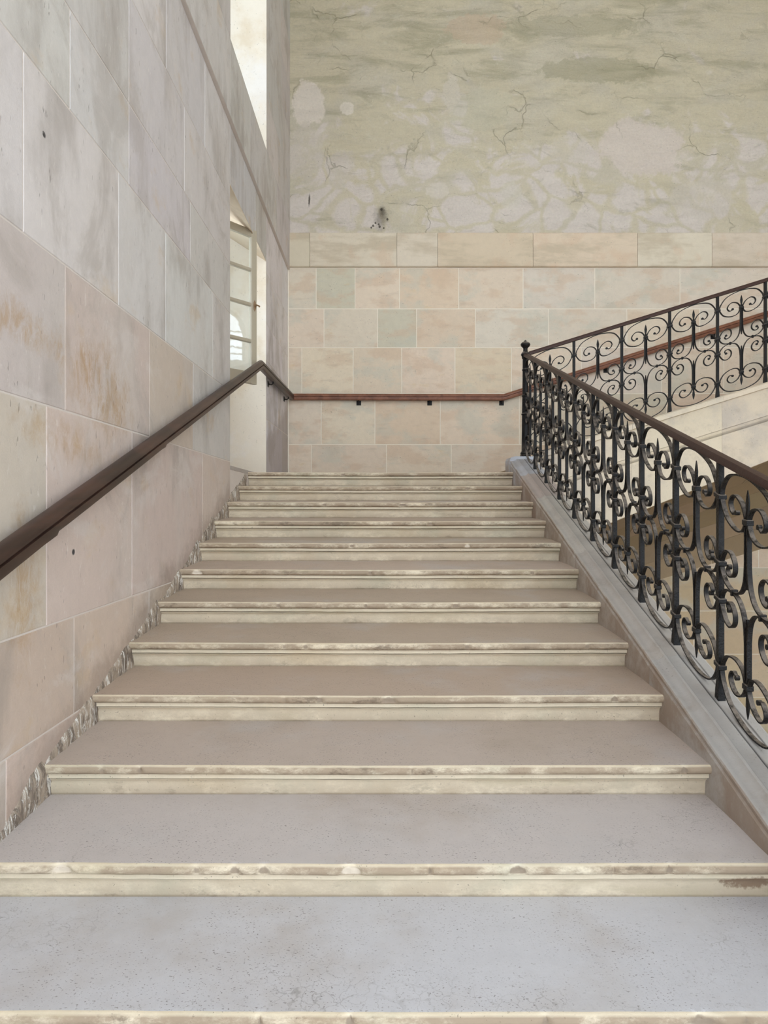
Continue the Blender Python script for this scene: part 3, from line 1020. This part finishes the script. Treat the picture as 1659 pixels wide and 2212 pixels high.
def spear(up):
    m = MB()
    pr = [(0.0015, 0.055, 0.002), (0.007, 0.076, 0.004), (0.0125, 0.104, 0.005), (0.0095, 0.128, 0.006), (0.006, 0.142, 0.0075), (0.0078, 0.152, 0.0085), (0.0078, 0.40, 0.0085), (0.003, 0.45, 0.0085)]
    rings = []
    for hw, w_, hd in pr:
        z = H - w_ * K
        if not up:
            z = H - z
        rings.append([(-hw, -hd * 0.6, z), (0, -hd, z), (hw, -hd * 0.6, z), (hw, hd * 0.6, z), (0, hd, z), (-hw, hd * 0.6, z)])
    if up:
        rings = rings[::-1]
    m.loft(rings)
    return m.build('spear', M_iron, 40)


SPEARS = [spear(True), spear(False)]


def collar(hu, hn, hz, tilt=SL):
    m = MB()
    b = 0.003
    rings = []
    for (dz, ins) in ((-hz, b), (-hz + b, 0), (hz - b, 0), (hz, b)):
        rings.append([(-hu + ins, -hn + ins, dz + tilt * (-hu)), (hu - ins, -hn + ins, dz + tilt * hu), (hu - ins, hn - ins, dz + tilt * hu), (-hu + ins, hn - ins, dz + tilt * (-hu))])
    m.loft(rings)
    return m.build('collar', M_iron)


COL_BAR = collar(0.0245, 0.0165, 0.0105)
COL_SP = collar(0.0190, 0.0135, 0.012, 0.1)
COL_T = collar(0.0065, 0.013, 0.013, -0.2)
m = MB()
hb = 0.0118
m.loft([[(-a, -a, z - SL * a), (a, -a, z + SL * a), (a, a, z + SL * a), (-a, a, z - SL * a)] for a, z in ((hb * 1.35, -0.004), (hb * 1.25, 0.035), (hb, 0.075), (hb, H + 0.004))])
BAR = m.build('bar', M_iron)


def balustrade(root, n, run, first_bar, sgn=1):
    """root's local x runs up the slope; bay i lies between bar i and bar i + 1"""
    for i in range(n):
        u = i * run * sgn
        if not (i == 0 and not first_bar):
            ob('bar', BAR, root, (u, 0, SL * u))
            for w_ in (0.146, 0.429, 0.587, 0.870):
                ob('collar', COL_BAR, root, (u, 0, SL * u + H - w_ * K))
        c = u + run * sgn / 2
        for s in SCR:
            ob('scroll', s, root, (c, 0, SL * c))
        for s in SPEARS:
            ob('spear', s, root, (c, 0, SL * c))
        ob('collar', COL_SP, root, (c, 0, SL * c + H - 0.183 * K))
        ob('collar', COL_SP, root, (c, 0, SL * c + 0.183 * K))
        for q in (-0.11, 0.11):
            ob('collar', COL_T, root, (c + q, 0, SL * (c + q) + H / 2))


def flat_rail(u0, u1, zlift, hw=0.025, th=0.033):
    m = MB()
    pr = [(-hw, 0.003), (-hw + 0.003, 0), (hw - 0.003, 0), (hw, 0.003), (hw, th * 0.6), (hw * 0.7, th * 0.93), (0, th), (-hw * 0.7, th * 0.93), (-hw, th * 0.6)]
    k = 24
    m.loft([[(u, q, SL * u + zlift + z) for q, z in pr] for u in [u0 + (u1 - u0) * i / k for i in range(k + 1)]])
    return m.build('handrail', M_rail, 40)


RUN1 = 0.4645
bal = thing('balustrade', 'black wrought iron balustrade of scrolls and spears beside the steps, topped by a ball-finial newel', 'balustrade', (XRAIL, YN, ztop), math.pi / 2)
balustrade(bal, 15, RUN1, False, -1)
ob('handrail', flat_rail(-15 * RUN1, -0.01, H), bal)
# newel with rings and ball finial
m = MB()
m.lathe([(0.050, -0.002), (0.052, 0.012), (0.047, 0.020), (0.050, 0.032), (0.045, 0.045), (0.038, 0.055), (0.036, 0.20), (0.034, 0.405), (0.039, 0.410), (0.040, 0.420), (0.034, 0.428), (0.031, 0.585), (0.036, 0.590), (0.036, 0.602), (0.030, 0.606), (0.028, 0.84), (0.033, 0.845), (0.033, 0.856), (0.028, 0.860), (0.027, 0.955), (0.034, 0.962), (0.036, 0.985), (0.043, 0.995), (0.043, 1.003), (0.038, 1.015), (0.030, 1.026), (0.022, 1.034)], 22)
newel = ob('newel_post', m.build('newel_post', M_iron, 35), bal)
m = MB()
m.lathe([(0.023, 1.032), (0.021, 1.050), (0.022, 1.064), (0.034, 1.074), (0.045, 1.088), (0.0475, 1.100), (0.042, 1.113), (0.028, 1.123), (0.013, 1.127), (0.012, 1.136), (0.004, 1.144)], 22)
ob('finial', m.build('finial', M_iron, 50), newel)

bal2 = thing('balustrade', 'black wrought iron scroll balustrade climbing right along the second flight', 'balustrade', (XRAIL + 0.006, YN, ztop), 0.0)
balustrade(bal2, 11, RUN, False, 1)
ob('handrail', flat_rail(0.03, 11 * RUN, H, 0.022, 0.038), bal2)

# ------------------------------------------------------------------ wooden handrail on the walls
HP = [(0.000, 0.018), (0.008, 0.034), (0.026, 0.043), (0.046, 0.040), (0.060, 0.028), (0.065, 0.012), (0.064, 0.003), (0.053, -0.003), (0.054, -0.008), (0.064, -0.010), (0.064, -0.022), (0.058, -0.040), (0.045, -0.047), (0.012, -0.047), (0.002, -0.036)]
NG = 0.028          # gap to the wall
rail = thing('handrail', 'brown moulded wooden handrail fixed along the left wall and round the landing', 'handrail')
ZL = lambda y: E - 0.157 + (y - 2.344) * 0.3164


def rail_mesh(path, mat, name='rail'):
    """path: (position on the wall line, outward vector(s))"""
    m = MB()
    m.loft([[(p[0] + o[0] * (NG + q), p[1] + o[1] * (NG + q), p[2] + z - (sag[0] if sag and z < -0.02 else 0)) for q, z in HP] for p, o, *sag in path])
    return m.build(name, mat, 35)


YBEND = 7.36
kk = []
y = -1.2
while y < YBEND:
    kk.append(((XL, y, ZL(y) + 0.002 * mnoise.noise(Vector((y * 1.3, 0, 0)))), (1, 0), 0.012 if y < 2.7 else 0.005 if y < 4.05 else 0.0))
    for ys_, a_, b_ in ((2.7, 0.014, 0.003), (4.05, 0.009, -0.002)):
        if y < ys_ <= y + 0.2:
            kk.append(((XL, ys_, ZL(ys_)), (1, 0), a_))
            kk.append(((XL, ys_ + 0.012, ZL(ys_ + 0.012)), (1, 0), b_))
    y += 0.2
zb = ZL(YBEND)
path1 = kk + [((XL, YBEND, zb), (1, 0)), ((XL, YB, E + 1.49), (1, -1))]
ob('rail', rail_mesh(path1, M_wood), rail)
zc0 = E + 1.49
path2 = [((XL, YB, zc0), (1, -1)), ((0.2, YB, zc0 - 0.004), (0, -1)), ((1.62, YB, zc0 - 0.006), (0, -1)), ((3.6, YB, zc0 + 0.314 * 1.98), (0, -1)), ((XRW, YB, zc0 + 0.314 * (XRW - 1.62)), (0, -1))]
r2 = ob('rail', rail_mesh(path2, M_wood2), rail)
r2['label'] = 'reddish brown length of handrail on the back wall'


def bracket(px, py, z, ox, oy):
    """iron bracket: square plate on the wall, curved arm under the rail"""
    tx, ty = -oy, ox
    m = MB()
    P = lambda a, b, c: (px + ox * a + tx * b, py + oy * a + ty * b, z + c)
    m.tube([P(0.008, 0, -0.072), P(0.035, 0, -0.078), P(0.056, 0, -0.068), P(0.060, 0, -0.044)], 0.0075, 8)
    m.tube([P(0.008, 0, -0.072), P(0.016, 0, -0.072)], 0.013, 8)
    br = ob('bracket', m.build('bracket', M_iron, 40), rail)
    m = MB()
    s_ = 0.031
    m.loft([[P(a, -q, -0.072 - q), P(a, q, -0.072 - q), P(a, q, -0.072 + q), P(a, -q, -0.072 + q)] for a, q in ((0.0, s_), (0.006, s_), (0.009, s_ - 0.004))])
    ob('plate', m.build('plate', M_iron), br)


for y in (8.22, 9.55):
    bracket(XL, y, zb + (zc0 - zb) * (y - YBEND) / (YB - YBEND), 1, 0)
for x in (-0.317, 0.634, 1.60):
    bracket(x, YB, zc0 - 0.005, 0, -1)
for x in (3.0, 4.44, 6.0):
    bracket(x, YB, zc0 + 0.314 * (x - 1.62), 0, -1)

# ------------------------------------------------------------------ lower window: open casement in a deep recess
win1 = ob('window_1', None)
win1['kind'] = 'structure'
win1['label'] = 'tall recessed window on the landing with one putty-painted casement standing open'
win1['category'] = 'window'
m = MB()
m.box(XL - 0.68, XL - 0.001, W1Y1 - 0.012, W1Y1 + 0.004, ZLAND + 0.012, E + 3.15)
ob('jamb', m.build('jamb', M_white), win1)
m = MB()
m.hull8([(xo, W1Y0 - 0.004, ZLAND + 0.012), (XL - 0.002, W1Y0 - 0.004, ZLAND + 0.012), (XL - 0.002, W1Y0 + 0.004, ZLAND + 0.012), (xo, W1Y0 + 0.42, ZLAND + 0.012), (xo, W1Y0 - 0.004, E + 3.15), (XL - 0.002, W1Y0 - 0.004, W1Z1 + 0.01), (XL - 0.002, W1Y0 + 0.004, W1Z1 + 0.01), (xo, W1Y0 + 0.42, E + 3.15)])
ob('jamb', m.build('jamb', M_white), win1)
m = MB()
m.hull8([(xo, W1Y0 + 0.002, E + 3.135), (XL - 0.001, W1Y0 + 0.002, W1Z1 - 0.002), (XL - 0.001, W1Y1 - 0.002, W1Z1 - 0.002), (xo, W1Y1 - 0.002, E + 3.135),
         (xo, W1Y0 + 0.002, E + 3.16), (XL - 0.001, W1Y0 + 0.002, W1Z1 + 0.006), (XL - 0.001, W1Y1 - 0.002, W1Z1 + 0.006), (xo, W1Y1 - 0.002, E + 3.16)])
ob('soffit', m.build('soffit', M_soffit), win1)
m = MB()
m.box(xo, -1.83, W1Y0 + 0.3, W1Y1 - 0.01, ZLAND + 0.012, E + 1.20)
ob('apron', m.build('apron', M_white), win1)
m = MB()
for (a, b, c, d) in ((6.60, 6.66, E + 1.20, E + 3.05), (8.02, 8.08, E + 1.20, E + 3.05), (6.66, 8.02, E + 1.20, E + 1.25), (6.66, 8.02, E + 2.74, E + 2.80)):
    m.box(-1.90, -1.82, a, b, c, d)
ob('window_frame', m.build('window_frame', M_paint), win1)


def casement(root, hx, hy, ang, width, z0, z1, mun, open_out=1):
    """a sash: local u from the hinge, thickness 0.045"""
    cu, su = math.cos(ang), math.sin(ang)
    T = 0.022

    def bar(name, u0, u1, a, b, t=T, parent=root, mat=M_paint, rnd=0.0):
        q = []
        P = lambda u, n, z: (hx + cu * u - su * n, hy + su * u + cu * n, z)
        mm = MB()
        e = 0.006
        if u1 - u0 > b - a:
            prof = [(-t, a + e), (-t + e, a), (t - e, a), (t, a + e), (t, b - e), (t - e, b), (-t + e, b), (-t, b - e)]
            mm.loft([[P(u, n, z) for n, z in prof] for u in (u0, u1)])
        else:
            prof = [(-t, u0 + e), (-t + e, u0), (t - e, u0), (t, u0 + e), (t, u1 - e), (t - e, u1), (-t + e, u1), (-t, u1 - e)]
            mm.loft([[P(u, n, z) for n, u in prof] for z in (a, b)])
        return ob(name, mm.build(name, mat), parent)
    bar('stile', 0, 0.07, z0, z1)
    st = bar('stile', width - 0.074, width, z0, z1)
    bar('top_rail', 0.07, width - 0.074, z1 - 0.075, z1)
    bar('bottom_rail', 0.07, width - 0.074, z0, z0 + 0.115)
    edges = [z0 + 0.115] + [q for mz in mun for q in (mz - 0.017, mz + 0.017)] + [z1 - 0.075]
    for mz in mun:
        bar('muntin', 0.07, width - 0.074, mz - 0.017, mz + 0.017, 0.019)
    for a, b in zip(edges[0::2], edges[1::2]):
        bar('pane', 0.066, width - 0.070, a - 0.004, b + 0.004, 0.0025, root, M_glass)
    return st, lambda u, n, z: (hx + cu * u - su * n, hy + su * u + cu * n, z)


ang = math.atan2(0.8, 0.6)
DE = 7.33
XE = -0.1712 * DE
LEN = 0.86
hx, hy = XE - 0.6 * LEN, DE - 0.8 * LEN
st, P = casement(win1, hx, hy, ang, LEN, E + 1.222, E + 2.735, [E + 1.640, E + 1.998, E + 2.340])
# bolt handle on the meeting stile, room side
m = MB()
u, nn = LEN - 0.034, -0.022
m.loft([[P(u + a * k, nn - d, E + 1.992 + b * k) for a, b in ((0, -0.055), (0.012, -0.035), (0.018, 0), (0.012, 0.035), (0, 0.055), (-0.012, 0.035), (-0.018, 0), (-0.012, -0.035))] for d, k in ((0, 1), (0.004, 1), (0.007, 0.8))])
ob('handle_plate', m.build('handle_plate', M_brass), st)
m = MB()
m.tube([P(u, nn - 0.004, E + 1.99), P(u, nn - 0.035, E + 1.99)], 0.007)
m.tube([P(u - 0.028, nn - 0.038, E + 1.995), P(u - 0.016, nn - 0.042, E + 1.99), P(u + 0.016, nn - 0.042, E + 1.99), P(u + 0.028, nn - 0.038, E + 1.985)], [0.010, 0.007, 0.007, 0.010])
ob('handle', m.build('handle', M_brass, 50), st)
# the other casement, shut
casement(win1, -1.86, 8.02, -math.pi / 2, 0.66, E + 1.26, E + 2.735, [E + 1.640, E + 1.998, E + 2.340])

# ------------------------------------------------------------------ upper window
win2 = ob('window_2', None)
win2['kind'] = 'structure'
win2['label'] = 'upper window opening high in the left wall with bright plastered reveal'
win2['category'] = 'window'
m = MB()
m.box(xo, XU - 0.001, W2Y1 - 0.012, W2Y1 + 0.004, W2Z0, W2Z1)
ob('jamb', m.build('jamb', M_white), win2)
m = MB()
m.box(xo, XU - 0.001, W2Y0 - 0.004, W2Y0 + 0.012, W2Z0, W2Z1)
ob('jamb', m.build('jamb', M_white), win2)
m = MB()
for (a, b, c, d) in ((W2Y0 + 0.01, W2Y0 + 0.08, W2Z0, W2Z1), (W2Y1 - 0.08, W2Y1 - 0.01, W2Z0, W2Z1), (W2Y0 + 0.08, W2Y1 - 0.08, W2Z0, W2Z0 + 0.07), (W2Y0 + 0.08, W2Y1 - 0.08, W2Z1 - 0.07, W2Z1), ((W2Y0 + W2Y1) / 2 - 0.04, (W2Y0 + W2Y1) / 2 + 0.04, W2Z0 + 0.07, W2Z1 - 0.07)):
    m.box(-1.90, -1.84, a, b, c, d)
ob('window_frame', m.build('window_frame', M_paint), win2)
for k in range(1, 6):
    z = W2Z0 + (W2Z1 - W2Z0) * k / 6
    m = MB()
    m.box(-1.885, -1.855, W2Y0 + 0.08, W2Y1 - 0.08, z - 0.016, z + 0.016)
    ob('muntin', m.build('muntin', M_paint), win2)
for k in range(6):
    za, zb_ = W2Z0 + (W2Z1 - W2Z0) * k / 6 + (0.05 if k == 0 else 0.01), W2Z0 + (W2Z1 - W2Z0) * (k + 1) / 6 - (0.05 if k == 5 else 0.01)
    ym = (W2Y0 + W2Y1) / 2
    for a, b in ((W2Y0 + 0.07, ym - 0.035), (ym + 0.035, W2Y1 - 0.07)):
        m = MB()
        m.box(-1.872, -1.868, a, b, za, zb_)
        ob('pane', m.build('pane', M_glass), win2)

# ------------------------------------------------------------------ arched window in the right wall (seen only as a reflection)
win3 = ob('window_3', None)
win3['kind'] = 'structure'
win3['label'] = 'round-headed window in the right wall across the stairwell'
win3['category'] = 'window'
m = MB()
prev = None
for rr0, rr1 in ((AR - 0.06, AR),):
    ring = [(AY - AR, AZ, AY - rr0, AZ)] + [(AY - rr1 * math.cos(math.pi * k / 16), AZ + AH + rr1 * math.sin(math.pi * k / 16), AY - rr0 * math.cos(math.pi * k / 16), AZ + AH + rr0 * math.sin(math.pi * k / 16)) for k in range(17)] + [(AY + AR, AZ, AY + rr0, AZ)]
    m.loft([[(XRW + 0.15, a, b), (XRW + 0.22, a, b), (XRW + 0.22, c, d), (XRW + 0.15, c, d)] for a, b, c, d in ring])
m.box(XRW + 0.16, XRW + 0.21, AY - 0.025, AY + 0.025, AZ, AZ + AH + AR - 0.03)
for k in range(5):
    m.box(XRW + 0.17, XRW + 0.20, AY - AR + 0.05, AY + AR - 0.05, AZ + 0.02 + AH * k / 4, AZ + 0.05 + AH * k / 4)
ob('window_frame', m.build('window_frame', M_paint), win3)
